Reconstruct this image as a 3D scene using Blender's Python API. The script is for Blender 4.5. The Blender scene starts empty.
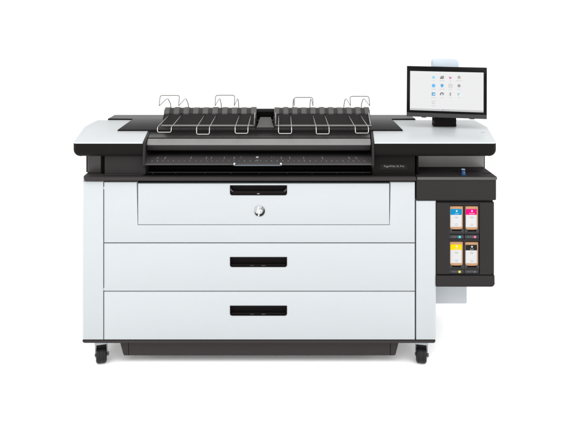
import bpy, bmesh, math, random
from mathutils import Vector, Matrix
random.seed(5)
R = math.radians

# ------------------------------------------------------------------ camera, world, lamps
S, DIST, ZC = 0.0046, 2.8, 1.6          # metres per photo pixel on the front plane, camera distance, eye height
VX, VY = 281.0, 20.0                    # principal point in photo pixels
scene = bpy.context.scene
col = scene.collection

cam_d = bpy.data.cameras.new("camera")
cam = bpy.data.objects.new("camera", cam_d)
col.objects.link(cam)
cam.location = (0, -DIST, ZC)
cam.rotation_euler = (R(90), 0, 0)
cam_d.sensor_width = 36
cam_d.lens = (DIST / S) / 573 * 36
cam_d.shift_x = (286.5 - VX) / 573
cam_d.shift_y = (VY - 215) / 573
cam_d.clip_start, cam_d.clip_end = 0.05, 300
scene.camera = cam

world = bpy.data.worlds.new("World")
scene.world = world
world.use_nodes = True
bg = world.node_tree.nodes["Background"]
bg.inputs[0].default_value = (1, 1, 1, 1)
bg.inputs[1].default_value = 1.2


def softbox(name, loc, target, sx, sy, watts):
    l = bpy.data.lights.new(name, 'AREA')
    l.shape = 'RECTANGLE'
    l.size, l.size_y, l.energy = sx, sy, watts
    o = bpy.data.objects.new(name, l)
    o.location = loc
    o.rotation_euler = (Vector(target) - Vector(loc)).to_track_quat('-Z', 'Y').to_euler()
    col.objects.link(o)


softbox("softbox_top", (0, -2.3, 4.0), (0, -0.1, 0), 7, 3.6, 290)
softbox("softbox_front", (-0.4, -5.0, 1.3), (0, 0, 0.3), 6.0, 2.4, 95)
softbox("added_fill_left", (-4.6, -0.6, 1.1), (-.6, 0.2, 0.1), 3.0, 1.8, 110)  # added unseen fill, low at the side, to whiten the floor
softbox("added_fill_right", (4.6, -0.6, 1.1), (.6, 0.2, 0.1), 3.0, 1.8, 110)  # its added twin on the other side, also out of view
scene.view_settings.view_transform = 'Standard'
scene.view_settings.look = 'None'
scene.view_settings.exposure = 0
scene.view_settings.gamma = 1


# ------------------------------------------------------------------ photo pixel -> metres at a depth
def k(Y): return S * (DIST + Y) / DIST
def PX(px, Y): return (px - VX) * k(Y)
def PZ(py, Y): return ZC - (py - VY) * k(Y)


# ------------------------------------------------------------------ materials
def srgb(h):
    h = [c / 255 for c in h]
    return tuple(c / 12.92 if c <= .04045 else ((c + .055) / 1.055) ** 2.4 for c in h) + (1,)


def mat(name, base, rough=.5, metal=0., spec=.5, bump=0., scale=900., vary=0., stretch=None, coat=0., trans=0.,
        emit=None, estr=0., rvary=0.):
    m = bpy.data.materials.new(name)
    m.use_nodes = True
    nt = m.node_tree
    b = nt.nodes["Principled BSDF"]
    if len(base) == 3: base = tuple(base) + (1,)
    b.inputs["Base Color"].default_value = base
    b.inputs["Roughness"].default_value = rough
    b.inputs["Metallic"].default_value = metal
    b.inputs["Specular IOR Level"].default_value = spec
    b.inputs["Coat Weight"].default_value = coat
    b.inputs["Transmission Weight"].default_value = trans
    if emit:
        b.inputs["Emission Color"].default_value = tuple(emit) + (1,) if len(emit) == 3 else emit
        b.inputs["Emission Strength"].default_value = estr
    tc = nt.nodes.new("ShaderNodeTexCoord")
    mp = nt.nodes.new("ShaderNodeMapping")
    if stretch: mp.inputs["Scale"].default_value = stretch
    nt.links.new(tc.outputs["Object"], mp.inputs["Vector"])
    if bump:
        n = nt.nodes.new("ShaderNodeTexNoise")
        n.inputs["Scale"].default_value = scale
        n.inputs["Detail"].default_value = 2
        nt.links.new(mp.outputs[0], n.inputs["Vector"])
        bp = nt.nodes.new("ShaderNodeBump")
        bp.inputs["Strength"].default_value = bump
        bp.inputs["Distance"].default_value = .0006
        nt.links.new(n.outputs["Fac"], bp.inputs["Height"])
        nt.links.new(bp.outputs[0], b.inputs["Normal"])
    if vary or rvary:
        n2 = nt.nodes.new("ShaderNodeTexNoise")
        n2.inputs["Scale"].default_value = 7 if not stretch else 30
        n2.inputs["Detail"].default_value = 5
        nt.links.new(mp.outputs[0], n2.inputs["Vector"])
        if vary:
            mx = nt.nodes.new("ShaderNodeMix")
            mx.data_type = 'RGBA'
            mx.inputs[6].default_value = tuple(c * (1 - vary) for c in base[:3]) + (1,)
            mx.inputs[7].default_value = tuple(min(1, c * (1 + vary)) for c in base[:3]) + (1,)
            nt.links.new(n2.outputs["Fac"], mx.inputs[0])
            nt.links.new(mx.outputs[2], b.inputs["Base Color"])
        if rvary:
            mr = nt.nodes.new("ShaderNodeMapRange")
            mr.inputs[3].default_value = rough - rvary
            mr.inputs[4].default_value = rough + rvary
            nt.links.new(n2.outputs["Fac"], mr.inputs[0])
            nt.links.new(mr.outputs[0], b.inputs["Roughness"])
    return m


M = dict(
    floor=mat("floor_white", (.95, .95, .95), .8, spec=.1),
    white=mat("white_panel", (.278, .294, .303), .45, spec=.35, bump=.12, scale=1400, vary=.012),
    whitetop=mat("white_cover", (.325, .342, .351), .4, spec=.35, bump=.1, scale=1400, vary=.01),
    black=mat("black_plastic", (.0062, .0050, .0051), .5, spec=.03, bump=.15, scale=1100, vary=.08),
    char=mat("charcoal_plastic", (.0158, .0140, .0143), .5, spec=.05, bump=.15, scale=1100, vary=.06),
    trim=mat("brown_black_trim", (.0205, .0172, .0174), .45, spec=.1, bump=.1, vary=.06),
    deck=mat("gloss_deck", (.0065, .0055, .0055), .28, spec=.035, rvary=.015),
    void=mat("cavity_black", (.002, .002, .002), .7, spec=.02),
    seam=mat("seam_dark", (.02, .022, .025), .6, spec=.2),
    rack=mat("rack_grey", (.0125, .0115, .0115), .55, spec=.06, bump=.2, vary=.1),
    ridge=mat("rack_rib_grey", (.052, .049, .048), .5, spec=.2, bump=.2, vary=.1),
    ridgebar=mat("rack_bar_grey", (.019, .018, .018), .5, spec=.12, bump=.2, vary=.1),
    tray=mat("tray_grey", (.030, .028, .028), .5, spec=.2, bump=.2, vary=.1),
    recess=mat("recess_grey", (.125, .119, .117), .35, spec=.3, vary=.08),
    lip=mat("lid_lip", (.050, .046, .045), .4, spec=.2, bump=.1, vary=.06),
    plate=mat("badge_plate", (.0072, .0060, .0061), .5, spec=.05),
    forkmetal=mat("fork_metal", (.07, .075, .08), .35, metal=1., vary=.1),
    wirerear=mat("rear_wire_metal", (.10, .091, .083), .3, metal=1.),
    handlebar=mat("handle_steel", (.07, .08, .092), .35, metal=1.),
    emblemm=mat("emblem_mid_shade", (.12, .122, .125), .35, metal=.6),
    letter=mat("emblem_letter", (.40, .405, .41), .4, spec=.3),
    slotgrey=mat("slot_line", (.2, .205, .21), .5, spec=.3),
    racktrim=mat("rack_edge", (.15, .145, .14), .4, spec=.5),
    silver=mat("brushed_strip", (.215, .208, .205), .42, metal=.75, bump=.2, scale=300, stretch=(.03, 1, 1), vary=.06),
    grey=mat("grey_panel", (.028, .026, .0255), .35, spec=.2, vary=.08),
    wire=mat("wire_metal", (.40, .385, .37), .3, metal=1.),
    chrome=mat("zinc_metal", (.22, .235, .25), .3, metal=1., vary=.1),
    tyre=mat("rubber", (.0065, .0065, .007), .5, spec=.15, bump=.3, scale=500),
    screen=mat("screen_glass", (.02, .02, .02), .2, spec=.25, emit=(.75, .75, .755), estr=1.),
    bezel=mat("monitor_gloss", (.003, .003, .003), .15, spec=.06),
    mgrey=mat("monitor_grey", (.020, .019, .019), .4, spec=.2),
    beacon=mat("beacon_pale_blue", (.32, .365, .405), .3, spec=.5),
    bracket=mat("pale_bracket", (.27, .288, .305), .45, spec=.35),
    kraft=mat("kraft_card", (.26, .145, .08), .8, spec=.1, bump=.3, scale=400, vary=.1),
    paper=mat("label_paper", (.315, .315, .315), .6, spec=.2),
    ink=mat("print_grey", (.16, .16, .165), .6, spec=.1),
    dark=mat("print_dark", (.02, .02, .022), .5, spec=.2),
    badge=mat("badge_letter", (.13, .125, .125), .5, spec=.2),
    mark=mat("white_mark", (.42, .42, .42), .5, spec=.2),
    tick=mat("tick_mark", (.15, .145, .14), .5, spec=.3),
    blue=mat("blue_lever", (.002, .022, .075), .3, spec=.3),
    emblem=mat("emblem_metal", (.25, .255, .26), .35, metal=.9),
    emblemd=mat("emblem_dark_shade", (.008, .008, .009), .35, spec=.15),
    glow=None,
)
for nm, c in dict(cyan=(.0, .125, .25), magenta=(.40, .0, .10), yellow=(.48, .31, .0), key=(.010, .010, .010)).items():
    M["band_" + nm] = mat("band_" + nm, c, .6, spec=.04)
for nm, c, s in (("cyan", (.0, .72, .85), .9), ("magenta", (.85, .12, .38), .9), ("yellow", (.85, .72, .03), .9),
                 ("key", (.06, .08, .10), .5)):
    M["led_" + nm] = mat("led_" + nm, (.02, .02, .02), .4, emit=c, estr=s)
for nm, c in dict(sky=(.10, .55, .80), azure=(.02, .42, .88), cobalt=(.02, .25, .62), grey=(.33, .33, .33), slate=(.10, .10, .11),
                  gold=(.85, .55, .15), pink=(.70, .02, .25), pale=(.62, .72, .78), text=(.42, .42, .42), line=(.42, .42, .43),
                  white=(.9, .9, .9), bar=(.50, .50, .52)).items():
    M["px_" + nm] = mat("screen_" + nm, (.02, .02, .02), .3, spec=.2, emit=c, estr=1.)


# ------------------------------------------------------------------ mesh helpers
WLOC = {}


def link(name, bm, m, parent=None, smooth=False, angle=35, loc=None):
    """one mesh object, its origin at its own centre"""
    bmesh.ops.recalc_face_normals(bm, faces=bm.faces)
    me = bpy.data.meshes.new(name)
    bm.to_mesh(me)
    bm.free()
    return link_mesh(name, me, m, parent, smooth, angle)


def link_mesh(name, me, m, parent=None, smooth=False, angle=35):
    co = [v.co for v in me.vertices]
    c = Vector([(min(v[i] for v in co) + max(v[i] for v in co)) / 2 for i in range(3)])
    me.transform(Matrix.Translation(-c))
    ms = m if isinstance(m, (list, tuple)) else [m]

    for x in ms: me.materials.append(M[x])
    if smooth:
        for p in me.polygons: p.use_smooth = True
        try: me.set_sharp_from_angle(angle=R(angle))
        except Exception: pass
    o = bpy.data.objects.new(name, me)
    col.objects.link(o)
    WLOC[o.name] = c
    if parent:
        o.parent = parent
        o.location = c - WLOC[parent.name]
    else:
        o.location = c
    return o


def empty(name, loc):
    o = bpy.data.objects.new(name, None)
    o.location = loc
    o.empty_display_size = .05
    col.objects.link(o)
    WLOC[o.name] = Vector(loc)
    return o


def box(bm, x0, x1, y0, y1, z0, z1, bev=0., seg=2, mi=0):
    vs = [bm.verts.new((x, y, z)) for z in (z0, z1) for y in (y0, y1) for x in (x0, x1)]
    f = [(0, 2, 3, 1), (4, 5, 7, 6), (0, 1, 5, 4), (2, 6, 7, 3), (0, 4, 6, 2), (1, 3, 7, 5)]
    fs = [bm.faces.new([vs[i] for i in q]) for q in f]
    for q in fs: q.material_index = mi
    if bev:
        es = list({e for q in fs for e in q.edges})
        bmesh.ops.bevel(bm, geom=es, offset=bev, segments=seg, profile=.5, affect='EDGES', clamp_overlap=True)
    return fs


def prism(bm, pts, axis, a, b, bev=0., seg=2, mi=0, which=None):
    """polygon extruded along an axis from a to b; a and b may be functions of the 2D point"""
    fa = a if callable(a) else (lambda p: a)
    fb = b if callable(b) else (lambda p: b)

    def at(p, t):
        if axis == 'X': return (t, p[0], p[1])
        if axis == 'Y': return (p[0], t, p[1])
        return (p[0], p[1], t)
    va = [bm.verts.new(at(p, fa(p))) for p in pts]
    vb = [bm.verts.new(at(p, fb(p))) for p in pts]
    n = len(pts)
    fs = [bm.faces.new(va), bm.faces.new(vb[::-1])]
    for i in range(n):
        j = (i + 1) % n
        fs.append(bm.faces.new((va[i], vb[i], vb[j], va[j])))
    for f in fs: f.material_index = mi
    if bev:
        es = list({e for f in fs for e in f.edges})
        if which: es = [e for e in es if which(e)]
        bmesh.ops.bevel(bm, geom=es, offset=bev, segments=seg, profile=.5, affect='EDGES', clamp_overlap=True)
    return fs


def rrect(x0, x1, z0, z1, r, n=5, corners=(1, 1, 1, 1)):
    """rounded rectangle; corners: bottom-left, bottom-right, top-right, top-left"""
    out = []
    for i, (cx, cz, a0) in enumerate(((x0 + r, z0 + r, 180), (x1 - r, z0 + r, 270), (x1 - r, z1 - r, 0), (x0 + r, z1 - r, 90))):
        if corners[i]:
            for q in range(n + 1):
                a = R(a0 + 90 * q / n)
                out.append((cx + r * math.cos(a), cz + r * math.sin(a)))
        else:
            out.append(((x0, z0), (x1, z0), (x1, z1), (x0, z1))[i])
    return out


def fillet(pts, r, n=4, sub=None):
    """round the corners of an open 3D polyline"""
    pts = [Vector(p) for p in pts]
    out = [pts[0]]
    for i in range(1, len(pts) - 1):
        p, a, b = pts[i], pts[i - 1] - pts[i], pts[i + 1] - pts[i]
        rr = min(r, a.length * .45, b.length * .45)
        p0, p1 = p + a.normalized() * rr, p + b.normalized() * rr
        for q in range(n + 1):
            t = q / n
            out.append(p0 * (1 - t) ** 2 + p * 2 * t * (1 - t) + p1 * t * t)
    out.append(pts[-1])
    return out


def tube(bm, pts, r, seg=8, mi=0):
    pts = [Vector(p) for p in pts]
    rings = []
    t = (pts[1] - pts[0]).normalized()
    u = t.orthogonal().normalized()
    for i, p in enumerate(pts):
        d = (pts[min(i + 1, len(pts) - 1)] - pts[max(i - 1, 0)]).normalized()
        u = (u - d * u.dot(d)).normalized()
        w = d.cross(u)
        rings.append([bm.verts.new(p + (u * math.cos(a) + w * math.sin(a)) * r) for a in [2 * math.pi * q / seg for q in range(seg)]])
    for a, b in zip(rings, rings[1:]):
        for q in range(seg):
            bm.faces.new((a[q], a[(q + 1) % seg], b[(q + 1) % seg], b[q])).material_index = mi
    for f in (rings[0][::-1], rings[-1]): bm.faces.new(f).material_index = mi


def lathe(bm, prof, c, axis='Y', seg=32, mi=0, rot=None):
    """profile of (radius, height along the axis) turned round c"""
    rings = []
    for r, h in prof:
        ring = []
        for q in range(seg):
            a = 2 * math.pi * q / seg
            u, v = r * math.cos(a), r * math.sin(a)
            p = Vector({'Y': (u, h, v), 'Z': (u, v, h), 'X': (h, u, v)}[axis])
            if rot: p = rot @ p
            ring.append(bm.verts.new(p + Vector(c)))
        rings.append(ring)
    for a, b in zip(rings, rings[1:]):
        for q in range(seg):
            bm.faces.new((a[q], a[(q + 1) % seg], b[(q + 1) % seg], b[q])).material_index = mi
    for f in (rings[0][::-1], rings[-1]): bm.faces.new(f).material_index = mi


def text_mesh(bm, body, size, at, mi=0, width=None, shear=0., thick=.0003, bold=0.):
    """raised lettering on a plane that faces -Y; at = centre"""
    cu = bpy.data.curves.new("lettering", 'FONT')
    cu.body, cu.size, cu.extrude, cu.shear, cu.offset = body, size, thick, shear, bold
    cu.align_x, cu.align_y = 'CENTER', 'CENTER'
    cu.resolution_u = 3
    t = bpy.data.objects.new("lettering", cu)
    col.objects.link(t)
    dg = bpy.context.evaluated_depsgraph_get()
    me = bpy.data.meshes.new_from_object(t.evaluated_get(dg))
    bpy.data.objects.remove(t)
    bpy.data.curves.remove(cu)
    xs = [v.co.x for v in me.vertices]
    ys = [v.co.y for v in me.vertices]
    sx = width / (max(xs) - min(xs)) if width else 1
    cx, cy = (max(xs) + min(xs)) / 2, (max(ys) + min(ys)) / 2
    m4 = Matrix.Translation(at) @ Matrix.Rotation(R(90), 4, 'X') @ Matrix.Diagonal((sx, 1, 1, 1)) @ Matrix.Translation((-cx, -cy, 0))
    me.transform(m4)
    n0 = len(bm.faces)
    bm.from_mesh(me)
    bm.faces.ensure_lookup_table()
    for f in bm.faces[n0:]: f.material_index = mi
    bpy.data.meshes.remove(me)


def cut(obj_bm, cutters):
    """boolean difference baked into a bmesh"""
    me = bpy.data.meshes.new("a"); bmesh.ops.recalc_face_normals(obj_bm, faces=obj_bm.faces); obj_bm.to_mesh(me); obj_bm.free()
    a = bpy.data.objects.new("a", me); col.objects.link(a)
    tmp = [a]
    for c in cutters:
        bmesh.ops.recalc_face_normals(c, faces=c.faces)
        mc = bpy.data.meshes.new("c"); c.to_mesh(mc); c.free()
        oc = bpy.data.objects.new("c", mc); col.objects.link(oc); tmp.append(oc)
        md = a.modifiers.new("b", 'BOOLEAN'); md.operation = 'DIFFERENCE'; md.solver = 'EXACT'; md.object = oc
    dg = bpy.context.evaluated_depsgraph_get()
    res = bpy.data.meshes.new_from_object(a.evaluated_get(dg))
    bm = bmesh.new(); bm.from_mesh(res)
    bpy.data.meshes.remove(res)
    for o in tmp:
        d = o.data
        bpy.data.objects.remove(o); bpy.data.meshes.remove(d)
    for f in bm.faces: f.material_index = 0
    return bm


# ------------------------------------------------------------------ setting
bm = bmesh.new()
v = [bm.verts.new(p) for p in ((-60, -30, 0), (60, -30, 0), (60, 110, 0), (-60, 110, 0))]
bm.faces.new(v)
fl = link("floor", bm, "floor")
fl["kind"] = "structure"
fl["label"] = "seamless white studio floor under the printer"

# ------------------------------------------------------------------ the printer
pr = empty("wide_format_printer", (-.1, .36, 0))
pr["label"] = "white and black wide format printer on casters with touchscreen and three drawers"
pr["category"] = "printer"

XL, XR = PX(81.6, 0), PX(436.5, 0)
ZT, ZB = PZ(181.6, 0), PZ(339.6, 0)
GY = .019      # panel thickness

# carcass
bm = bmesh.new()
box(bm, XL + .02, XR - .02, .060, .70, ZB - .004, ZT - .002)
link("carcass", bm, "seam", pr)


# end panels (wrap round the side)
def end_panel(x0, x1, z0, z1, outer):
    bm = bmesh.new()
    fs = box(bm, x0, x1, 0, .70, z0, z1)
    xo = x0 if outer < 0 else x1
    es = [e for e in bm.edges if all(abs(w.co.x - xo) < 1e-5 and abs(w.co.y) < 1e-5 for w in e.verts)]
    bmesh.ops.bevel(bm, geom=es, offset=.013, segments=8, profile=.5, affect='EDGES')
    es = [e for e in bm.edges if all(w.co.y < .021 for w in e.verts) and abs(e.verts[0].co.z - e.verts[1].co.z) < 1e-5]
    bmesh.ops.bevel(bm, geom=es, offset=.0022, segments=2, profile=.5, affect='EDGES')
    return link("end_panel", bm, "white", pr, True, 40)


end_panel(XL, PX(103.2, 0), ZB, ZT, -1)
end_panel(PX(416.3, 0), XR, ZB, PZ(201, 0), 1)

# drawers
HX0, HX1 = PX(230, 0), PX(287, 0)


def pocket_cut(y0, y1):
    c = bmesh.new()
    prism(c, rrect(HX0, HX1, PZ(y1, 0), PZ(y0, 0), .010, corners=(1, 1, 0, 0)), 'Y', -.05, .05)
    return c


def front_panel(name, pts, hole=None, bev=.0025):
    bm = bmesh.new()
    prism(bm, pts, 'Y', 0, GY, bev, 2, which=lambda e: all(w.co.y < 1e-4 for w in e.verts))
    if hole: bm = cut(bm, [pocket_cut(*hole)])
    return link(name, bm, "white", pr, True, 30)


def rect(x0, x1, y0, y1):
    return [(PX(x0, 0), PZ(y1, 0)), (PX(x1, 0), PZ(y1, 0)), (PX(x1, 0), PZ(y0, 0)), (PX(x0, 0), PZ(y0, 0))]


def pull(parent, y0, y1, lip):
    """black recessed pull: an open tray behind the cut-out with a lip to grip"""
    z0, z1 = PZ(y1, 0), PZ(y0, 0)
    bm = bmesh.new()
    outer = rrect(HX0 - .0002, HX1 + .0002, z0 - .0002, z1 + .0002, .010, corners=(1, 1, 0, 0))
    inner = rrect(HX0 + .0028, HX1 - .0028, z0 + .0028, z1 - .0028, .008, corners=(1, 1, 0, 0))
    n = len(outer)
    yf, yb = -.0016, .024
    rows = [[bm.verts.new((p[0], y, p[1])) for p in ring] for ring, y in ((outer, .018), (outer, yf), (inner, yf), (inner, yb))]
    for a, b in zip(rows, rows[1:]):
        for i in range(n): bm.faces.new((a[i], a[(i + 1) % n], b[(i + 1) % n], b[i]))
    bm.faces.new(rows[-1])
    o = link("pull_handle", bm, "black", parent)
    h = z1 - z0
    bm = bmesh.new()
    box(bm, HX0 + .004, HX1 - .004, .002, .012, z0 + .004, z0 + h * (.40 if lip else .22), .002)
    if lip:
        for s, xx in ((1, HX0 + .0045), (-1, HX1 - .0045)):
            tube(bm, fillet([(xx, .004, z0 + h * .62), (xx + s * .001, .002, z0 + h * .44), (xx + s * .010, .001, z0 + h * .40)], .004), .0011, 6, 1)
        box(bm, PX(257, 0), PX(259.6, 0), .0004, .003, z0 + .005, z0 + .0085, 0, mi=1)
    else:
        for a in (250.6, 252.6, 262.0, 263.2, 264.6):
            box(bm, PX(a, 0), PX(a + .45, 0), .0008, .003, z0 + .0048, z0 + .0072, 0, mi=1)
    link("grip_lip", bm, ["black", "tick"], parent)
    return o


fx0, fx1, fy1 = 137.9, 389.4, 224.7
gx = .8
u = [(104.0, 242.6), (414.9, 242.6), (414.9, 182.2), (fx1 + gx, 182.2), (fx1 + gx, fy1 + gx), (fx0 - gx, fy1 + gx), (fx0 - gx, 182.2), (104.0, 182.2)]
d1 = front_panel("drawer", [(PX(a, 0), PZ(b, 0)) for a, b in u])
d1["label"] = "top drawer front framing the roll access flap"
flap = front_panel("access_flap", rect(fx0, fx1, 183.6, fy1), (185.3, 195.2))
flap["label"] = "inset access flap with round emblem"
pull(flap, 185.3, 195.2, True)
d2 = front_panel("drawer", rect(104.0, 414.9, 243.5, 290.95), (257.0, 266.9))
pull(d2, 257.0, 266.9, False)
d3 = front_panel("drawer", rect(104.0, 414.9, 291.8, 339.6), (305.6, 315.5))
pull(d3, 305.6, 315.5, False)
# little hinge tabs in the seam beside the left end panel
for y in (188.3, 289.5):
    bm = bmesh.new()
    box(bm, PX(103.3, 0), PX(104.3, 0), .003, .016, PZ(y + 1.2, 0), PZ(y - 1.2, 0), .0008)
    link("hinge_tab", bm, "mark", pr)

# emblem: domed metal disc with slanted letters and mid and dark arcs that paint its reflection gradient
ex, ez, er = PX(259.5, 0), PZ(211, 0), 5.5 * S
bm = bmesh.new()
prof = [(er, .0005), (er, -.0012)]
for q in range(1, 9):
    a = R(90 * q / 8)
    prof.append((max(er * math.cos(a), .0002), -.0012 - .0030 * math.sin(a)))
lathe(bm, prof, (ex, 0, ez), 'Y', 48)


def dome_y(x, z):
    return -.0012 - .0030 * math.sqrt(max(0, 1 - (x * x + z * z) / (er * er)))


def shade_arc(bm, a0, a1, r0, r1, mi):
    up = .0003 if mi == 3 else .0007
    """raised arc of painted reflection tone that follows the dome; r0 may be a function of the angle fraction"""
    n = 22
    rows = []
    for lev in (0, 1):
        row = []
        for q in range(n + 1):
            t = q / n
            a = R(a0 + (a1 - a0) * t)
            ri = r0(t) if callable(r0) else r0
            pr_ = [(er * (ri + (r1 - ri) * w)) for w in (0, .33, .66, 1)]
            row.append([bm.verts.new((ex + rr * math.cos(a), dome_y(rr * math.cos(a), rr * math.sin(a)) - (up if lev else -.0003),
                                      ez + rr * math.sin(a))) for rr in pr_])
        rows.append(row)
    top, bot = rows[1], rows[0]
    for q in range(n):
        for w in range(3):
            bm.faces.new((top[q][w], top[q + 1][w], top[q + 1][w + 1], top[q][w + 1])).material_index = mi
        bm.faces.new((top[q][0], bot[q][0], bot[q + 1][0], top[q + 1][0])).material_index = mi
        bm.faces.new((top[q][3], top[q + 1][3], bot[q + 1][3], bot[q][3])).material_index = mi


shade_arc(bm, -97, 62, lambda t: .12 + .2 * t, .985, 3)
shade_arc(bm, -168, -103, lambda t: .40, .97, 3)
shade_arc(bm, -84, 22, lambda t: .50 + .34 * t * t, .97, 1)
shade_arc(bm, -150, -112, lambda t: .66, .95, 1)


def stroke(bm, pts, w, mi):
    for (x0, z0), (x1, z1) in zip(pts, pts[1:]):
        n = 5
        d = Vector((x1 - x0, z1 - z0)).normalized()
        px_, pz_ = -d.y * w / 2, d.x * w / 2
        prev = None
        for q in range(n + 1):
            t = q / n
            x, z = x0 + (x1 - x0) * t, z0 + (z1 - z0) * t
            y = dome_y(x * er, z * er)
            cur = [bm.verts.new((ex + (x + s * px_) * er, y - o, ez + (z + s * pz_) * er)) for s in (-1, 1) for o in (.0013, -.0002)]
            if prev:
                for a, b in ((0, 2), (2, 3), (3, 1), (1, 0)):
                    bm.faces.new((prev[a], prev[b], cur[b], cur[a])).material_index = mi
            prev = cur


stroke(bm, [(-.10, .90), (-.52, -.38)], .17, 2)                                    # h stem
stroke(bm, [(-.32, .24), (-.12, .24), (-.08, .14), (-.24, -.38)], .15, 2)          # h arch
stroke(bm, [(.16, .30), (-.24, -.92)], .17, 2)                                     # p stem
stroke(bm, [(.14, .24), (.40, .24), (.45, .12), (.32, -.26), (.24, -.34), (-.02, -.34)], .15, 2)  # p bowl
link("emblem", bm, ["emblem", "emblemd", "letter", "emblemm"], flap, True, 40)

# base trim, skirt
bm = bmesh.new()
prism(bm, rrect(XL + .0035, XR - .0045, PZ(342.8, 0), ZB - .0035, .009, corners=(1, 1, 0, 0)), 'Y', -.001, .70, .003, 2,
      which=lambda e: all(w.co.y < 1e-4 for w in e.verts))
link("base_trim", bm, "trim", pr, True, 30)
ys = .03
bm = bmesh.new()
zt_, zb_ = PZ(342.8, 0) - .0005, PZ(355.5, ys)
prism(bm, [(PX(119.2, ys), zt_), (PX(123.3, ys), zb_ + .004), (PX(124.3, ys), zb_), (PX(394.5, ys), zb_), (PX(395.6, ys), zb_ + .004), (PX(399.6, ys), zt_)],
      'Y', ys, .42, .002, 2, which=lambda e: all(w.co.y < ys + 1e-4 for w in e.verts))
sk = link("skirt", bm, "trim", pr, True, 30)
for s in (128.5, 390.4):
    bm = bmesh.new()
    box(bm, PX(s, ys) - .0010, PX(s, ys) + .0010, ys - .0008, ys + .004, zb_ + .003, zt_ - .003)
    link("skirt_seam", bm, "void", sk)


# casters
def caster(x, y, swivel):
    zt = PZ(342.8, 0) - .0005
    base = Matrix.Translation((x, y, 0)) @ Matrix.Rotation(R(swivel), 4, 'Z')
    r, w = .037, .046
    # mounting plate with the king pin
    bm = bmesh.new()
    box(bm, -.030, .030, -.026, .026, zt - .0185, zt, .0015)
    bm.transform(base)
    root = link("caster", bm, "chrome", pr, True, 30)
    # wheel with rounded shoulders and a groove each side of the tread
    bm = bmesh.new()
    pf = [(.010, -w / 2), (r * .70, -w / 2), (r * .74, -w / 2 - .001), (r * .80, -w / 2 - .001)]
    for q in range(7):
        a = R(90 * q / 6)
        pf.append((r - .009 + .009 * math.sin(a), -w / 2 + .009 - .009 * math.cos(a)))
    pf += [(r, -w / 2 + .0125), (r - .001, -w / 2 + .013), (r - .001, -w / 2 + .014), (r, -w / 2 + .0145)]
    pf += [(a, -b) for a, b in pf[::-1]]
    lathe(bm, pf, (0, .004, r), 'X', 48)
    bm.transform(base)
    link("wheel", bm, "tyre", root, True, 50)
    # hood over the wheel
    bm = bmesh.new()
    pts = []
    for rr, rng in ((r + .0055, range(13)), (r + .0025, range(12, -1, -1))):
        for q in rng:
            a = R(68 + 125 * q / 12)
            pts.append((.004 - rr * math.cos(a), r + rr * math.sin(a)))
    prism(bm, pts, 'X', -.0235, .0235)
    box(bm, -.0225, .0225, -.016, .022, 2 * r + .003, zt - .0228, .002)
    bm.transform(base)
    link("wheel_hood", bm, "black", root, True, 40)
    # fork cheeks, axle and nut
    bm = bmesh.new()
    for s_ in (-1, 1):
        xa, xb = sorted((s_ * .0252, s_ * .0278))
        prism(bm, [(-.020, zt - .0187), (.022, zt - .0187), (.022, r + .012), (.012, r - .010), (-.002, r - .010), (-.010, r + .008), (-.020, zt - .030)],
              'X', xa, xb, .0006, 1)
    box(bm, -.0276, .0276, -.018, .020, zt - .0225, zt - .0187)
    lathe(bm, [(.005, -.030), (.005, .030)], (0, .004, r), 'X', 12)
    lathe(bm, [(.0080, .0280), (.0080, .0335), (.006, .0345)], (0, .004, r), 'X', 6)
    bm.transform(base)
    link("fork", bm, "forkmetal", root, True, 30)


caster(PX(101.6, .045), .043, 16)
caster(PX(421.2, .045), .043, -12)
caster(PX(135, .6), .56, 20)
caster(PX(378, .6), .56, -25)

# shelf between the cabinet and the print unit
zs_t, zs_b = PZ(177.2, -.012), PZ(180.9, -.012)
bm = bmesh.new()
prism(bm, [(PX(81.7, -.012) + .012, -.012), (PX(415.6, 0), -.012), (PX(415.6, 0), .69), (XL - .006, .69), (PX(81.7, -.012), .012)], 'Z', zs_b, zs_t, .0025, 2)
link("shelf", bm, "trim", pr, True, 30)

# panels between shelf and wings
ZWB = PZ(157.5, -.02)
bm = bmesh.new()
box(bm, PX(104.6, .015), PX(145.5, .015), .015, .30, zs_t + .0005, ZWB - .0005, .002)
box(bm, PX(104.6, .015), PX(143, .015), .009, .0145, zs_t + .0008, zs_t + .008, .001)
link("front_panel", bm, "char", pr, True, 30)
bm = bmesh.new()
box(bm, PX(372.4, .015), PX(415.0, .015), .015, .30, zs_t + .0005, ZWB - .0005, .002)
box(bm, PX(374.5, .015), PX(414.5, .015), .009, .0145, zs_t + .0008, zs_t + .008, .001)
rp = link("front_panel", bm, "black", pr, True, 30)
bm = bmesh.new()
box(bm, PX(87.3, .06), PX(101.2, .06), .06, .60, zs_t + .0005, ZWB - .0005, .004, 3)
link("corner_post", bm, "grey", pr, True, 30)
bm = bmesh.new()
box(bm, PX(101.4, .05), PX(104.4, .02), .05, .3, zs_t + .0005, ZWB - .0006)
link("post_seam", bm, "void", pr)
bm = bmesh.new()
box(bm, PX(86.6, .08), PX(87.2, .07), .075, .59, zs_t + .0007, ZWB - .0007)
link("post_seam", bm, "void", pr)

# name badge
yb = .0138
bm = bmesh.new()
prism(bm, rrect(PX(379.8, yb), PX(407.2, yb), PZ(169.6, yb), PZ(163.6, yb), .003), 'Y', yb - .0022, .016, .0006, 1)
bd = link("name_badge", bm, "plate", pr, True, 30)
bm = bmesh.new()
text_mesh(bm, "PageWide XL Pro", .0118, (PX(394, yb), yb - .0026, PZ(166.4, yb)), width=20 * k(yb))
link("badge_lettering", bm, "badge", bd)

# ------------------------------------------------------------------ wings
ZD = PZ(142.5, -.02)


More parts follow.
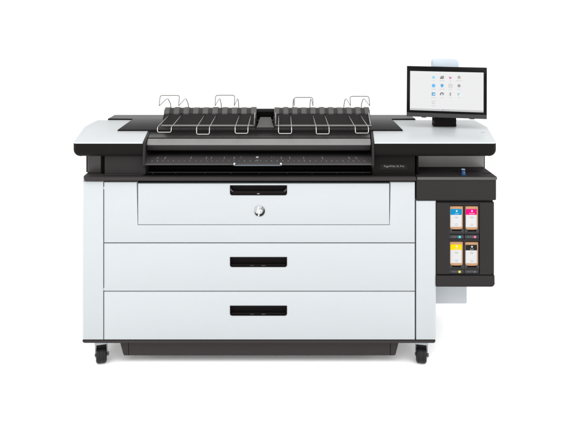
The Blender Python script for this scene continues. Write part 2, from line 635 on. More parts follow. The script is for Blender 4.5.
def wing(pts, plate, outer):
    bm = bmesh.new()
    prism(bm, pts, 'Z', ZWB, ZD - .0055)
    xo = min(p[0] for p in pts) if outer < 0 else max(p[0] for p in pts)
    # soft vertical corner, then the rolled bottom edge
    x_fo = pts[0][0] if outer < 0 else pts[1][0]
    es = [e for e in bm.edges if all(abs(w.co.x - x_fo) < 1e-4 and abs(w.co.y + .02) < 1e-4 for w in e.verts)]
    bmesh.ops.bevel(bm, geom=es, offset=.018, segments=6, profile=.5, affect='EDGES')

    def is_outer(e):
        a, b = e.verts
        if not (abs(a.co.z - ZWB) < 1e-4 and abs(b.co.z - ZWB) < 1e-4): return False
        mx = (a.co.x + b.co.x) / 2; my = (a.co.y + b.co.y) / 2
        if my < -.0199: return True
        return (mx < -.92 if outer < 0 else mx > .955) and my < .6
    es = [e for e in bm.edges if is_outer(e)]
    bmesh.ops.bevel(bm, geom=es, offset=.034, segments=7, profile=.5, affect='EDGES')
    w = link("side_wing", bm, "black", pr, True, 25)
    bm = bmesh.new()
    prism(bm, plate, 'Z', ZD - .0052, ZD)
    es = [e for e in bm.edges if all(abs(q.co.x - x_fo) < 1e-4 and abs(q.co.y + .02) < 1e-4 for q in e.verts)]
    bmesh.ops.bevel(bm, geom=es, offset=.018, segments=6, profile=.5, affect='EDGES')
    es = [e for e in bm.edges if all(q.co.z > ZD - 1e-4 for q in e.verts)]
    bmesh.ops.bevel(bm, geom=es, offset=.002, segments=2, profile=.5, affect='EDGES')
    link("top_cover", bm, "whitetop", w, True, 30)
    return w


lw = wing([(-.950, -.02), (-.632, -.02), (-.671, .268), (-.671, .62), (-1.026, .62), (-1.032, .40)],
          [(-.950, -.02), (-.632, -.02), (-.671, .266), (-.826, .266), (-.826, .605), (-1.026, .605), (-1.032, .40)], -1)
lw["label"] = "left wing with white cover over black body"
rw = wing([(.427, -.02), (.984, -.02), (1.079, .385), (1.081, .62), (.463, .62), (.463, .268)],
          [(.427, -.02), (.984, -.02), (1.079, .385), (1.081, .605), (.616, .605), (.616, .266), (.463, .266)], 1)
rw["label"] = "longer right wing that carries the monitor"
bm = bmesh.new()
box(bm, PX(481, .23), PX(484.9, .23), .224, .229, ZD - .001, ZD + .0010, .0004)
link("cover_slot", bm, "slotgrey", rw)

# body under the wings and deck
bm = bmesh.new()
box(bm, PX(372.4, .05) + .18, PX(484.2, .18), .18, .60, PZ(177, .0) - .03, ZWB - .0006, .004, 3)
link("recess_panel", bm, "recess", pr, True, 30)
bm = bmesh.new()
box(bm, PX(416.6, .03), PX(418.4, .03), .03, .176, PZ(176.8, 0), ZWB - .0007)
link("recess_seam", bm, "void", pr)
bm = bmesh.new()
box(bm, .9945, .999, .182, .59, PZ(177, .0) - .02, ZWB - .0009)
link("recess_seam", bm, "void", pr)
bm = bmesh.new()
box(bm, -.88, .60, .302, .69, zs_t + .0008, ZWB + .03)
link("engine_housing", bm, "black", pr)

bm = bmesh.new()
prism(bm, [(-.824, .267), (.614, .267), (.614, .607), (.7535, .607), (.7535, .745), (-.970, .745), (-.970, .607), (-.824, .607)],
      'Z', ZD - .06, ZD + .007, .003, 2)
link("rear_deck", bm, "deck", pr, True, 30)

# ------------------------------------------------------------------ front cover, silver strip, output tray
xl = lambda d=0.: (lambda p: -.6175 - (p[0] + .02) * .137 + d)
xr = lambda d=0.: (lambda p: .4115 + (p[0] + .02) * .12 - d)
ZBACK = PZ(142.5, -.02) - .03


def yz(*ps): return [(Y, PZ(py, Y)) for py, Y in ps]


bm = bmesh.new()
t = yz((131.4, .264), (137.7, .105), (138.6, .098))
prism(bm, t + [(.098, t[2][1] - .012), (.264, t[0][1] - .02)], 'X', xl(), xr(), .0015, 2)
link("lid", bm, "deck", pr, True, 30)
bm = bmesh.new()
t = yz((138.7, .0965), (140, .086), (142, .066), (144.2, .042), (145.1, .034))
prism(bm, t + [(.040, t[-1][1] - .005), (.0955, t[0][1] - .014)], 'X', xl(), xr(), .001, 2)
link("lid_strip", bm, "silver", pr, True, 40)
bm = bmesh.new()
t = yz((145.5, .033), (146.2, .030), (149.6, .031), (150.6, .036))
prism(bm, t + [(.10, t[-1][1] - .002), (.10, t[0][1] - .006)], 'X', xl(.001), xr(.001), .001, 2)
link("lid_edge", bm, "char", pr, True, 40)
bm = bmesh.new()
prism(bm, [(.115, PZ(153, .115) - .06), (.266, PZ(153, .115) - .06), (.266, ZD - .06), (.115, PZ(147, .115))], 'X', -.628, .418)
link("inner_body", bm, "void", pr)

bm = bmesh.new()
t = yz((152.4, .105), (156.5, .055), (163.4, -.026), (164.0, -.031), (165.2, -.031))
prism(bm, t + [(-.026, t[-1][1] - .001), (.105, t[-1][1] + .006)], 'X', xl(-.006), xr(-.004), .001, 2)


def tray_pt(px, py):
    """point on the tray's upper face under a photo pixel (the face runs from py 156.5 to 163.4)"""
    f = (py - 156.5) / (163.4 - 156.5)
    Y = .055 + f * (-.026 - .055)
    return Vector((PX(px, Y), Y, PZ(py, Y)))


for i in range(40):
    px = 152 + i * 5.45
    p = tray_pt(px + random.uniform(-.4, .4), 160.9)
    w = random.choice((.0016, .0022, .003))
    box(bm, p.x - w, p.x + w, p.y - .004, p.y + .004, p.z - .002, p.z + .0016 * random.uniform(.6, 1), .0005, 1, mi=1)
for px in (157, 164.5, 190.5, 206, 211, 224, 234, 281.5, 290, 304, 323, 349.8, 357):
    dirx = (px - 258) / 140
    a, b = tray_pt(px, 159.2), tray_pt(px - dirx * 2.2, 157.2)
    tube(bm, [a + Vector((0, 0, .0012)), b + Vector((0, 0, .0012))], .0016, 6, random.choice((1, 2)))
for px, w in ((241.5, 1.0), (242, .8), (272.5, .9), (273, .9)):
    p = tray_pt(px, 157.3)
    box(bm, p.x - w * S, p.x + w * S, p.y - .003, p.y + .003, p.z - .002, p.z + .002, 0, mi=1)
p = tray_pt(257.3, 157.2)
box(bm, p.x - .0065, p.x + .0065, p.y - .006, p.y + .005, p.z - .002, p.z + .0028, .0008, 1, mi=3)
p = tray_pt(257.3, 160.6)
box(bm, p.x - .005, p.x + .005, p.y - .004, p.y + .004, p.z - .002, p.z + .0018, .0006, 1, mi=2)
tray = link("output_tray", bm, ["tray", "tick", "badge", "mark"], pr, True, 40)
# grip bar in front of the tray lip
bm = bmesh.new()
yh = -.036
zc = PZ(165.2, yh)
tube(bm, fillet([(PX(234.3, yh), -.026, PZ(163.4, yh)), (PX(234.8, yh), yh - .004, zc), (PX(280.6, yh), yh - .004, zc), (PX(281.0, yh), -.026, PZ(163.4, yh))], .004), .0030, 8)
link("tray_handle", bm, "handlebar", tray, True, 40)

for px in (234.4, 280.9):
    bm = bmesh.new()
    box(bm, PX(px, yh) - .0035, PX(px, yh) + .0035, -.0385, -.0315, PZ(165.3, yh), PZ(163.0, yh), .001)
    link("handle_clip", bm, "mark", tray)

# cavity under the tray; near-black colour stands in for its depth shade
bm = bmesh.new()
tube(bm, [(-.632, .05, PZ(172.8, .05)), (.420, .05, PZ(172.8, .05))], .0055, 12)
link("exit_roller", bm, "grey", pr, True, 40)
bm = bmesh.new()
box(bm, -.632, .420, .09, .30, zs_t + .001, PZ(166.5, .09), .0)
box(bm, -.632, .420, .012, .088, zs_t + .0006, zs_t + .006, .001)
link("exit_slot", bm, "void", pr)
for px in (153, 176, 205, 231, 259, 287, 312, 337, 362):
    bm = bmesh.new()
    box(bm, PX(px, .035) - .0016, PX(px, .035) + .0016, .030, .036, zs_t + .006, zs_t + .008, 0)
    link("exit_stud", bm, "ridge", pr)

# cheeks at both ends of the tray
def cheek(base, slope, sgn):
    pts = yz((131.0, .275), (142.8, -.022), (157, -.036), (165.4, -.036), (166.4, -.028)) + [(.02, PZ(168.5, .02)), (.275, PZ(168.5, .02))]
    xa = lambda p: base + slope * (p[0] + .02)
    xb = lambda p: base + slope * (p[0] + .02) + sgn * .0105
    bm = bmesh.new()
    prism(bm, pts, 'X', (xa if sgn > 0 else xb), (xb if sgn > 0 else xa), .002, 2)
    link("end_cheek", bm, "char", pr, True, 30)


cheek(-.6305, -.137, 1)
cheek(.4255, .125, -1)

# ------------------------------------------------------------------ stacking rack with wires
YB, YF, YT = .362, .432, .475
def rack(x0, x1, n, edge):
    """sloping rack half: x0, x1 in photo pixels at the ridge"""
    X0, X1 = PX(x0, YT), PX(x1, YT)
    bm = bmesh.new()
    face = yz((125.4, YB), (113.4, YF))
    ridge = yz((108.4, YT))
    zb = ZD + .0075
    prism(bm, [(YB, face[0][1]), face[1], (YF + .008, face[1][1] + .012), (YT, ridge[0][1]), (YT + .03, ridge[0][1] - .01), (YT + .03, zb), (YB, zb)], 'X', X0, X1, .002, 2)
    o = link("stacker_rack", bm, "rack", pr, True, 30)
    # ribs on the ridge
    bm = bmesh.new()
    f1, r1 = face[1], ridge[0]
    prism(bm, [(f1[0] - .004, f1[1] - .004), (f1[0] - .0035, f1[1] + .003), (f1[0] + .006, f1[1] + .016), (r1[0] - .004, r1[1] + .0035),
               (r1[0] + .012, r1[1] + .002), (r1[0] + .02, r1[1] - .008), (f1[0] + .012, f1[1] - .004)], 'X', X0 + .001, X1 - .001, .002, 2)
    link("ridge_bar", bm, "ridgebar", o, True, 40)
    bm = bmesh.new()
    w = (X1 - X0) / (n - .45)
    f1, r1 = face[1], ridge[0]
    for i in range(n):
        a = X0 + i * w
        b = a + w * .56
        dz = (.0, .002, .0012, -.001)[i % 4]
        prism(bm, [(f1[0] - .0065, f1[1] - .0045 - dz), (f1[0] - .006, f1[1] + .003), (f1[0] + .0035, f1[1] + .017), (r1[0] - .004, r1[1] + .0065 + dz),
                   (r1[0] + .012, r1[1] + .004), (r1[0] + .02, r1[1] - .006), (f1[0] + .01, f1[1] - .004)], 'X', a - .0003, b, .002, 2)
    link("ridge_ribs", bm, "ridge", o, True, 40)
    # pale frame along the foot and ends
    bm = bmesh.new()
    dirv = Vector((0, face[1][0] - face[0][0], face[1][1] - face[0][1]))
    foot = Vector((0, YB - .004, face[0][1] + .002))
    e = .006
    box(bm, X0 + .001, X1 - .001, YB - .009, YB - .0005, face[0][1] - .0035, face[0][1] + .0035, .0015)
    for xx in edge:
        X = X0 + .004 if xx < 0 else X1 - .010
        a = Vector((X, YB - .003, face[0][1] + .004)); b = Vector((X, YF - .003, face[1][1] + .0005))
        vs = [bm.verts.new(q) for q in (a, a + Vector((e, 0, 0)), b + Vector((e, 0, 0)), b)]
        vt = [bm.verts.new(q.co + Vector((0, -.003, .004))) for q in vs]
        bm.faces.new(vs[::-1]); bm.faces.new(vt)
        for i in range(4): bm.faces.new((vs[i], vs[(i + 1) % 4], vt[(i + 1) % 4], vt[i]))
    link("rack_frame", bm, "racktrim", o, True, 30)
    return o


rk1 = rack(165.6, 256.6, 10, (1,))
rk2 = rack(274.4, 368.6, 11, (-1, 1))
# foot bar under both racks
bm = bmesh.new()
box(bm, PX(163.4, .345), PX(370, .345), .336, .3515, ZD + .0072, PZ(126.6, .345), .002)
link("rack_foot", bm, "rack", pr, True, 30)
# centre bay between the halves
bm = bmesh.new()
xa, xb = PX(256.8, YT), PX(274.2, YT)
box(bm, xa, xb, YT - .01, YT + .012, PZ(111.8, YT), PZ(108.9, YT), .0015)
box(bm, xa - .004, xa + .002, .32, YT - .012, ZD + .0075, PZ(114, YT), .001)
box(bm, xb - .002, xb + .004, .32, YT - .012, ZD + .0075, PZ(114, YT), .001)
link("centre_bridge", bm, "rack", pr, True, 30)
bm = bmesh.new()
box(bm, xa, xb, YT - .009, YT + .0105, ZD + .008, PZ(112, YT))
link("bay_back", bm, "void", pr)
bm = bmesh.new()
prism(bm, [(PX(256.6, .31), .31), (PX(274.0, .31), .31), (PX(270.8, .42), .42), (PX(260.2, .42), .42)], 'Z', ZD + .008, lambda p: ZD + .013 + (p[1] - .31) * .30, .0012, 1)
box(bm, PX(257.2, .44), PX(264.6, .44), .440, .446, PZ(121.2, .44), PZ(120.0, .44), .0008)
box(bm, PX(267.2, .44), PX(273.6, .44), .440, .446, PZ(121.2, .44), PZ(119.8, .44), .0008)
link("bay_tray", bm, "ridge", pr, True, 30)

WR = .0018
for (xa, xb), bot in (((-.592, -.526), 132.3), ((-.4045, -.343), 134.3), ((-.2200, -.1585), 133.4), ((-.0120, .0507), 133.6), ((.1685, .2305), 134.0), ((.3560, .4190), 133.2)):
    bm = bmesh.new()
    yk = .115
    zk, zt = PZ(127.4, yk), PZ(114.8, YF)
    zb_ = PZ(bot, yk)
    tube(bm, fillet([(xa, YF, zt), (xa, yk + .004, zk), (xa, yk, zb_), (xb, yk, zb_), (xb, yk + .004, zk), (xb, YF, zt)], .008), WR, 8)
    link("front_wire", bm, "wire", pr, True, 50)
for (xa, xb), top in (((-.594, -.499), 95.5), ((-.3214, -.2275), 95.3), ((.065, .156), 97.5), ((.339, .4326), 96.4)):
    bm = bmesh.new()
    yv, yc_ = .165, .195

    def leg(x):
        return [(x, .495, PZ(109.5, .495)), (x, .465, PZ(103.2, .465)), (x, .40, PZ(98.7, .40)), (x, .345, PZ(99.4, .345)), (x, yv, PZ(106.0, yv)), (x, yc_, PZ(top, yc_))]
    a, b = leg(xa), leg(xb)
    pts = fillet(a + b[::-1], .012, 5)
    tube(bm, pts, .0020, 8)
    link("rear_wire", bm, "wirerear", pr, True, 50)
# dark grommets where the wires enter the rack face
for x in (-.592, -.526, -.4045, -.343, -.2200, -.1585, -.0120, .0507, .1685, .2305, .3560, .4190):
    bm = bmesh.new()
    lathe(bm, [(.0055, YF - .0075), (.0062, YF + .004)], (x, 0, PZ(114.8, YF)), 'Y', 12)
    link("grommet", bm, "void", pr)

# ------------------------------------------------------------------ monitor
Ym = .33
mc = Vector((PX(446.4, Ym), Ym, PZ(92.3, Ym)))
MT = Matrix.Translation(mc) @ Matrix.Rotation(R(-10), 4, 'Z') @ Matrix.Rotation(R(-2.5), 4, 'X') @ Matrix.Rotation(R(.5), 4, 'Y')
MW, MH = 76.4 * k(Ym) / math.cos(R(10)), 50.7 * k(Ym)
hw, hh = MW / 2, MH / 2
bm = bmesh.new()
prism(bm, rrect(-hw, hw, -hh, hh, .003), 'Y', 0, .028, .0012, 2)
prism(bm, rrect(-hw * .6, hw * .6, -hh * .6, hh * .7, .02), 'Y', .0282, .05, .004, 2)
bm.transform(MT)
mon = link("monitor", bm, "bezel", pr, True, 30)
bm = bmesh.new()
prism(bm, rrect(-hw + .0004, hw - .0004, -hh + .0004, -hh + .021, .002), 'Y', -.0016, .004, .0006, 1)
for s in (-.56, .64):
    box(bm, hw * s - .012, hw * s + .012, .004, .02, -hh - .004, -hh + .001, .001)
bm.transform(MT)
link("lower_bezel", bm, "mgrey", mon, True, 30)
sx0, sx1, sz0, sz1 = -hw + .0165, hw - .0165, -hh + .0335, hh - .0255
bm = bmesh.new()
prism(bm, rrect(sx0, sx1, sz0, sz1, .0005), 'Y', -.0012, .002)
bm.transform(MT)
scr = link("screen", bm, "screen", mon)

bm = bmesh.new()
IM = ["px_sky", "px_slate", "px_pink", "px_grey", "px_azure", "px_cobalt", "px_gold", "px_pale", "px_text", "px_line", "px_white", "px_bar"]
ix = {n[3:]: i for i, n in enumerate(IM)}
YI = -.0013


def disc(cx, cz, r, m, a0=0, a1=360, r0=0., lev=0, n=20):
    y = YI - .0002 * lev
    o = [bm.verts.new((cx + r * math.cos(R(a0 + (a1 - a0) * q / n)), y, cz + r * math.sin(R(a0 + (a1 - a0) * q / n)))) for q in range(n + 1)]
    if r0:
        i_ = [bm.verts.new((cx + r0 * math.cos(R(a0 + (a1 - a0) * q / n)), y, cz + r0 * math.sin(R(a0 + (a1 - a0) * q / n)))) for q in range(n + 1)]
        for q in range(n): bm.faces.new((o[q], o[q + 1], i_[q + 1], i_[q])).material_index = ix[m]
    else:
        c = bm.verts.new((cx, y, cz))
        for q in range(n): bm.faces.new((c, o[q], o[q + 1])).material_index = ix[m]


def quad(x0, x1, z0, z1, m, lev=0, skew=0.):
    y = YI - .0002 * lev
    f = bm.faces.new([bm.verts.new(p) for p in ((x0, y, z0), (x1, y, z0), (x1 + skew, y, z1), (x0 + skew, y, z1))])
    f.material_index = ix[m]


def gxz(px, py):
    """screen-plane position of an icon from its place on the pictured screen"""
    return (sx0 + (px - 410.4) / (483.2 - 410.4) * (sx1 - sx0), sz1 - (py - 71.9 - (px - 446) * .024) / 38.6 * (sz1 - sz0))


cols, rows = (434, 442.4, 450.8, 459.2), (77.3, 85.6, 93.8, 101.9)
u = .0052          # one pictured pixel on the screen
captions = {(0, 0): 1.6, (1, 0): 5.0, (2, 0): 1.5, (3, 0): 6.2, (0, 1): 4.4, (1, 1): 5, (2, 1): 2.8, (3, 1): 3.4, (0, 2): 4.4, (1, 2): 2.3, (2, 2): 2, (3, 2): 2.2, (0, 3): 4}
for (ci, ri), cw in captions.items():
    x, z = gxz(cols[ci], rows[ri])
    cz = z - 3.45 * u
    w = cw * u / 2
    t = -w
    while t < w - .0003:                       # caption as a run of little strokes
        d = min(random.uniform(.0012, .0024), w - t)
        quad(x + t, x + t + d * .8, cz - .0011, cz + .0011 * random.choice((.6, 1)), 'text', 1)
        t += d
    c = (ci, ri)
    if c == (0, 0):
        disc(x, z, 1.5 * u, 'sky', n=6, a0=30, a1=390); disc(x, z + .4 * u, .7 * u, 'pale', lev=1, n=6, a0=30, a1=390)
    elif c == (1, 0):
        quad(x - 2.1 * u, x + 1.4 * u, z - 1.6 * u, z + .5 * u, 'slate', skew=.5 * u); quad(x - 1.2 * u, x + 1.8 * u, z + .5 * u, z + 1.5 * u, 'grey', 1, .3 * u)
        quad(x - 1.5 * u, x + 1.3 * u, z - .5 * u, z - .1 * u, 'line', 2)
    elif c == (2, 0):
        disc(x, z, 1.5 * u, 'pale', r0=1.2 * u); disc(x - .1 * u, z - .3 * u, 1.3 * u, 'pink', 130, 310, lev=1); disc(x + .1 * u, z - .2 * u, 1.0 * u, 'cobalt', 290, 380, lev=1); disc(x, z - .1 * u, .9 * u, 'gold', 60, 150, lev=1)
    elif c == (3, 0):
        disc(x, z + .5 * u, 1.1 * u, 'grey', lev=1); quad(x - 1.6 * u, x + 1.6 * u, z - 1.6 * u, z + .1 * u, 'line'); quad(x - .9 * u, x + .5 * u, z - 1.2 * u, z - .5 * u, 'gold', 2)
    elif c == (0, 1):
        disc(x, z, 1.75 * u, 'azure'); disc(x + .2 * u, z - .2 * u, .7 * u, 'sky', lev=1)
    elif c == (1, 1):
        disc(x, z + .3 * u, 1.5 * u, 'cobalt'); quad(x - .9 * u, x + .7 * u, z - 1.7 * u, z - .6 * u, 'azure', 1); disc(x - .4 * u, z + .4 * u, .6 * u, 'sky', lev=1)
    elif c == (2, 1):
        for q in ((-1.7, 1.7, 1.1, 1.5), (-1.7, 1.7, -1.6, -1.2), (-1.7, -1.3, -1.2, 1.1), (1.3, 1.7, -1.2, 1.1), (-.6, .8, -.1, .25)): quad(x + q[0] * u, x + q[1] * u, z + q[2] * u, z + q[3] * u, 'grey')
    elif c == (3, 1):
        disc(x, z, 1.5 * u, 'grey'); disc(x, z, .5 * u, 'slate', lev=1)
        for q in range(8): disc(x + 1.5 * u * math.cos(q * .785), z + 1.5 * u * math.sin(q * .785), .3 * u, 'grey', lev=1, n=8)
    elif c == (0, 2):
        quad(x - 1.7 * u, x + 1.7 * u, z - 1.6 * u, z + 1.6 * u, 'cobalt'); quad(x - 1.1 * u, x + 1.7 * u, z - 1.0 * u, z + .9 * u, 'sky', 1); quad(x - .6 * u, x + 1.3 * u, z - .25 * u, z + .2 * u, 'white', 2); quad(x - 1.7 * u, x - 1.1 * u, z - 1.6 * u, z + 1.6 * u, 'slate', 2)
    elif c == (1, 2):
        disc(x, z - .3 * u, 2.0 * u, 'slate', 0, 180, r0=.9 * u); disc(x, z - .3 * u, 2.0 * u, 'slate', 180, 215, r0=1.1 * u); disc(x + .1 * u, z - .6 * u, .6 * u, 'gold', lev=1); disc(x + 1 * u, z - .8 * u, .5 * u, 'azure', lev=1)
    elif c == (2, 2):
        disc(x, z, 1.7 * u, 'pale', r0=1.4 * u); quad(x - .5 * u, x + .3 * u, z - 1.6 * u, z + 1.6 * u, 'slate', 1); quad(x - 1.3 * u, x - .6 * u, z - 1 * u, z - .3 * u, 'gold', 1)
    elif c == (3, 2):
        disc(x - .4 * u, z, 1.5 * u, 'pale'); disc(x - .2 * u, z - .1 * u, 1.0 * u, 'sky', lev=1); disc(x - 1.0 * u, z - .8 * u, .6 * u, 'gold', lev=2); disc(x + 1.2 * u, z - .7 * u, .8 * u, 'white', lev=2)
    elif c == (0, 3):
        for q in ((-1.6, 1.5, 1.2, 1.5), (-1.6, -1.3, -1.4, 1.2), (1.2, 1.5, -.4, 1.2)): quad(x + q[0] * u, x + q[1] * u, z + q[2] * u, z + q[3] * u, 'line')
        quad(x - .9 * u, x + 1.1 * u, z - .9 * u, z - .4 * u, 'gold', 1); quad(x - 1.0 * u, x + .6 * u, z - 1.6 * u, z - 1.1 * u, 'sky', 1)
# status bar along the foot of the screen
quad(sx0 + .0004, sx1 - .0004, sz0 + .0004, sz0 + .0082, 'bar')
quad(sx0 + .0004, sx1 - .0004, sz0 + .0082, sz0 + .0094, 'line')
for px, m in ((443.4, 'slate'), (446.2, 'grey'), (448.8, 'grey')):
    x, _ = gxz(px, 0)
    quad(x - .5 * u, x + .5 * u, sz0 + .0028, sz0 + .0068, m, 1)
bm.transform(MT)
ic = link("screen_icons", bm, IM, mon)

# neck and foot
bm = bmesh.new()
yn = .385
zt = mc.z - .02
x0b, x1b, x0t, x1t = PX(433.9, yn), PX(456.8, yn), PX(435.4, yn), PX(455.4, yn)
pts = [(x0b, ZD + .0006), (x1b, ZD + .0006), (x1b, ZD + .012), (x1t, ZD + .03), (x1t, zt), (x0t, zt), (x0t, ZD + .03), (x0b, ZD + .012)]
prism(bm, pts, 'Y', yn, yn + .05, .005, 3)
link("monitor_stand", bm, "black", mon, True, 40)
# pale beacon on a stalk behind the monitor
bm = bmesh.new()
yb_ = .42
prism(bm, rrect(PX(433.0, yb_), PX(458.6, yb_), PZ(76, yb_), PZ(59.4, yb_), .016, 6), 'Y', yb_, yb_ + .045, .008, 3)
link("status_beacon", bm, "beacon", mon, True, 40)

# ------------------------------------------------------------------ ink cabinet on the right
IX0, IX1 = PX(416.4, 0), PX(495.7, 0)
yf = -.004
bm = bmesh.new()
zt_, zm, zb_ = PZ(177.6, yf), PZ(201, yf), PZ(287, yf)
prism(bm, [(IX0, yf), (IX1 + .003, yf), (IX1 + .003, .60), (IX0, .60)], 'Z', zm + .0015, zt_, .007, 3)
ink = link("ink_cabinet", bm, "char", pr, True, 30)
bm = bmesh.new()
prism(bm, [(PX(417, yf), yf - .0015), (IX1 + .0040, yf - .0015), (IX1 + .0040, .58), (PX(417, yf), .58)], 'Z', zt_ - .0005, zt_ + .0045, .0018, 2)
link("cabinet_lid", bm, "char", ink, True, 30)
bm = bmesh.new()
box(bm, PX(417, yf), IX1 + .0045, yf - .0034, yf + .002, zt_ - .010, zt_ + .0025, .0012)
link("lid_lip", bm, "lip", ink, True, 30)
# lower body
XLo = PX(436.3, 0)
bm = bmesh.new()
prism(bm, rrect(XLo - .06, PX(494.6, 0), zb_, zm, .014, corners=(0, 1, 0, 0)), 'Y', .0205, .60, .002, 2)
link("cabinet_body", bm, "char", ink, True, 30)
# door skin with the slot window cut out
wx0, wx1, wz0, wz1 = PX(449.4, 0), PX(479.9, 0), PZ(275.0, 0), PZ(203.2, 0)
bm = bmesh.new()
prism(bm, rrect(XLo + .0015, PX(493.4, 0), PZ(274.6, 0), PZ(202.6, 0), .010, corners=(0, 1, 1, 0)), 'Y', 0, .018, .0035, 2, which=lambda e: all(w.co.y < 1e-4 for w in e.verts))
c = bmesh.new()
prism(c, rect(449.4, 479.9, 203.4, 274.0), 'Y', -.05, .05)
bm = cut(bm, [c])
door = link("cabinet_door", bm, "char", ink, True, 30)
# bottom lip
bm = bmesh.new()
prism(bm, rrect(XLo + .0005, PX(494.6, 0), zb_, PZ(275.6, 0), .014, corners=(0, 1, 0, 0)), 'Y', -.002, .020, .002, 2, which=lambda e: all(w.co.y < 1e-4 for w in e.verts))
link("cabinet_sill", bm, "char", ink, True, 30)
bm = bmesh.new()
box(bm, PX(493.9, 0), PX(494.6, 0), .003, .020, PZ(275, 0), PZ(202.6, 0))  # pale strip paints the highlight along the door's right edge
link("cabinet_edge_highlight", bm, "racktrim", ink)

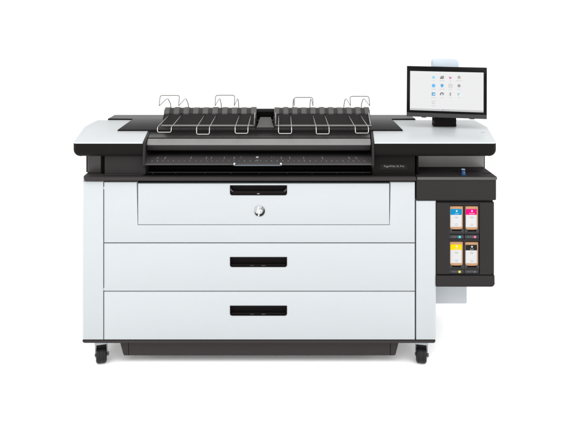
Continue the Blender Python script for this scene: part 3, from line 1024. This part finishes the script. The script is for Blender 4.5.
# slots
slots = [("cyan", 450.0, 463.0, 464.4, 206.4, 229.4, 203.6, 234.6, 237.3, 460.0, "cyan ink cartridge with blue banded label, upper left of the four slots", "CYAN", 3.7),
         ("magenta", 465.4, 478.1, 479.5, 206.4, 229.8, 203.6, 234.6, 237.3, 475.2, "magenta ink cartridge with pink banded label, upper right of the four slots", "MAGENTA", 5.6),
         ("yellow", 450.0, 463.0, 464.4, 241.8, 265.6, 239.8, 270.0, 272.2, 459.9, "yellow ink cartridge with yellow banded label, below the cyan one", "YELLOW", 5.0),
         ("key", 465.2, 478.3, 479.5, 242.2, 265.8, 239.8, 270.0, 272.2, 475.0, "black ink cartridge with black banded label, below the magenta one", "BLACK", 3.6)]
for nm, cx0, cx1, sx1_, cy0, cy1, sy0, sy1, ly, lx, lab, word, ww in slots:
    X0, X1, Z0, Z1 = PX(cx0 - .5, 0), PX(sx1_, 0), PZ(sy1, 0), PZ(sy0, 0)
    # frame with a deep opening
    bm = bmesh.new()
    box(bm, X0, X1, .004, .018, Z0, Z1, .001)
    c = bmesh.new()
    prism(c, rrect(PX(cx0 - .15, 0), PX(cx1 + 1.0, 0), PZ(cy1 + 2.3, 0), PZ(cy0 - 1.0, 0), .004), 'Y', -.03, .05)
    bm = cut(bm, [c])
    box(bm, X0 + .004, X1 - .003, .0015, .006, Z0 + .001, Z0 + .0075, .001, mi=1)     # sill bar
    box(bm, X0 + .001, X1 - .001, .0025, .006, Z1 - .007, Z1 - .001, .001, mi=1)      # head bar
    for a, s in ((PX(cx0, 0), 1), (PX(cx1 + .9, 0), -1)):                             # retaining claws
        prism(bm, [(a, PZ(cy1 + 2.2, 0)), (a + s * .012, PZ(cy1 + 2.2, 0)), (a + s * .009, PZ(cy1 + .6, 0)), (a, PZ(cy1 - .6, 0))], 'Y', .003, .010)
    so = link("cartridge_slot", bm, ["dark", "rack"], ink, True, 30)
    # indicator strip under the slot
    bm = bmesh.new()
    box(bm, X0 + .001, X1 - .001, .006, .018, PZ(ly + 1.9, 0), PZ(ly - 1.9, 0), .0006, mi=0)
    for q in (453.4, 455.4, 457.5):
        xq = PX(q + (lx - 460.0), 0)
        box(bm, xq - .0012 - (.0006 if q < 454 else 0), xq + .0012, .0048, .0065, PZ(ly + .35, 0), PZ(ly - .35, 0), 0, mi=1)
    st = link("indicator_strip", bm, ["dark", "ink"], ink)
    bm = bmesh.new()
    r = 1.15 * S
    box(bm, PX(lx, 0) - r, PX(lx, 0) + r, .0035, .0062, PZ(ly, 0) - r, PZ(ly, 0) + r, .0012, 2)
    link("indicator_light", bm, "led_" + nm, ink)
    # the cartridge, a thing of its own
    yc = .008
    root = empty("ink_cartridge", (PX((cx0 + cx1) / 2, 0), .012, PZ(cy1, 0)))
    root["label"], root["category"], root["group"] = lab, "ink cartridge", "ink cartridges in the four slots of the ink cabinet"
    bm = bmesh.new()
    zc0, zc1 = PZ(cy1, yc), PZ(cy0, yc)
    xa, xb = PX(cx0, yc), PX(cx1, yc)
    prism(bm, [(xa + .006, zc0), (xb - .004, zc0), (xb, zc0 + .006), (xb, zc1), (xa, zc1), (xa, zc0 + .006)], 'Y', yc, .14, .0012, 1)
    link("carton", bm, "kraft", root, True, 30)
    bx0, bx1 = PX(cx0 + .4, yc), PX(cx1 - 1.35, yc)
    lz1, lzm, lz0 = PZ(cy0 + 2.6, yc), PZ(cy0 + 8.4 - (0 if cy0 < 230 else .3), yc), PZ(cy1 - 2.6, yc)
    bm = bmesh.new()
    box(bm, bx0, bx1, yc - .0006, yc - .0001, lz0, lzm - .0002)
    mx = (bx0 + bx1) / 2 + .002
    for dz, w in ((.0105, .0085), (.0140, .0062)):                                     # two lines of small print
        t = -w
        while t < w:
            d = random.uniform(.0010, .0026)
            box(bm, mx + t, mx + min(t + d, w), yc - .0008, yc - .0004, lzm - dz - .0010, lzm - dz + .0010, 0, mi=1)
            t += d + .0008
    # round mark near the foot
    for q in range(16):
        a0, a1 = 2 * math.pi * q / 16, 2 * math.pi * (q + 1) / 16
        cz = lz0 + .0105
        vs = [bm.verts.new((mx + rr * math.cos(a), yc - .00085, cz + rr * math.sin(a))) for rr, a in ((.0055, a0), (.0055, a1), (.0043, a1), (.0043, a0))]
        bm.faces.new(vs).material_index = 1
    lb = link("label", bm, ["paper", "ink"], root)
    bm = bmesh.new()
    box(bm, bx0, bx1, yc - .0007, yc - .0001, lzm, lz1)
    bz = (lzm + lz1) / 2
    lathe(bm, [(.0042, yc - .0002), (.0042, yc - .0011)], (mx + .001, 0, bz + .0042), 'Y', 16, 1)
    text_mesh(bm, word, .0062, (mx + .001, yc - .0011, bz - .0072), 1, width=ww * S, thick=.0002)
    link("colour_band", bm, ["band_" + nm, "paper"], lb)

# blue lever on the cabinet top
bm = bmesh.new()
yl = .022
xq, zq = PX(463.4, yl), zt_ + .0046
rotl = Matrix.Rotation(R(-9), 3, 'X')
lathe(bm, [(.009, 0), (.0085, .013), (.0078, .018), (.0098, .021), (.0098, .026), (.006, .029)], (xq, yl, zq), 'Z', 20, 0, rotl)
lathe(bm, [(.013, -.0004), (.013, .003), (.010, .0045)], (xq, yl, zq), 'Z', 20)
for f in bm.faces:
    if f.calc_center_median().z > zq + .0255: f.material_index = 1  # pale top faces paint the blue-white reflection on the lever
link("blue_lever", bm, ["blue", "beacon"], ink, True, 40)
bm = bmesh.new()
for a, b, c_ in ((452.5, 461, .085), (467, 479, .085), (484, 491, .05)):
    box(bm, PX(a, c_), PX(b, c_), c_, c_ + .012, zq - .001, zq + .0012, .0006)
link("lid_ribs", bm, "black", ink)

# pale bracket below the ink cabinet
bm = bmesh.new()
yk = .12
prism(bm, rrect(XR - .01, PX(466.8, yk), PZ(303.6, yk), zb_ + .02, .007, corners=(0, 1, 0, 0)), 'Y', yk, yk + .16, .005, 3)
link("support_bracket", bm, "bracket", pr)
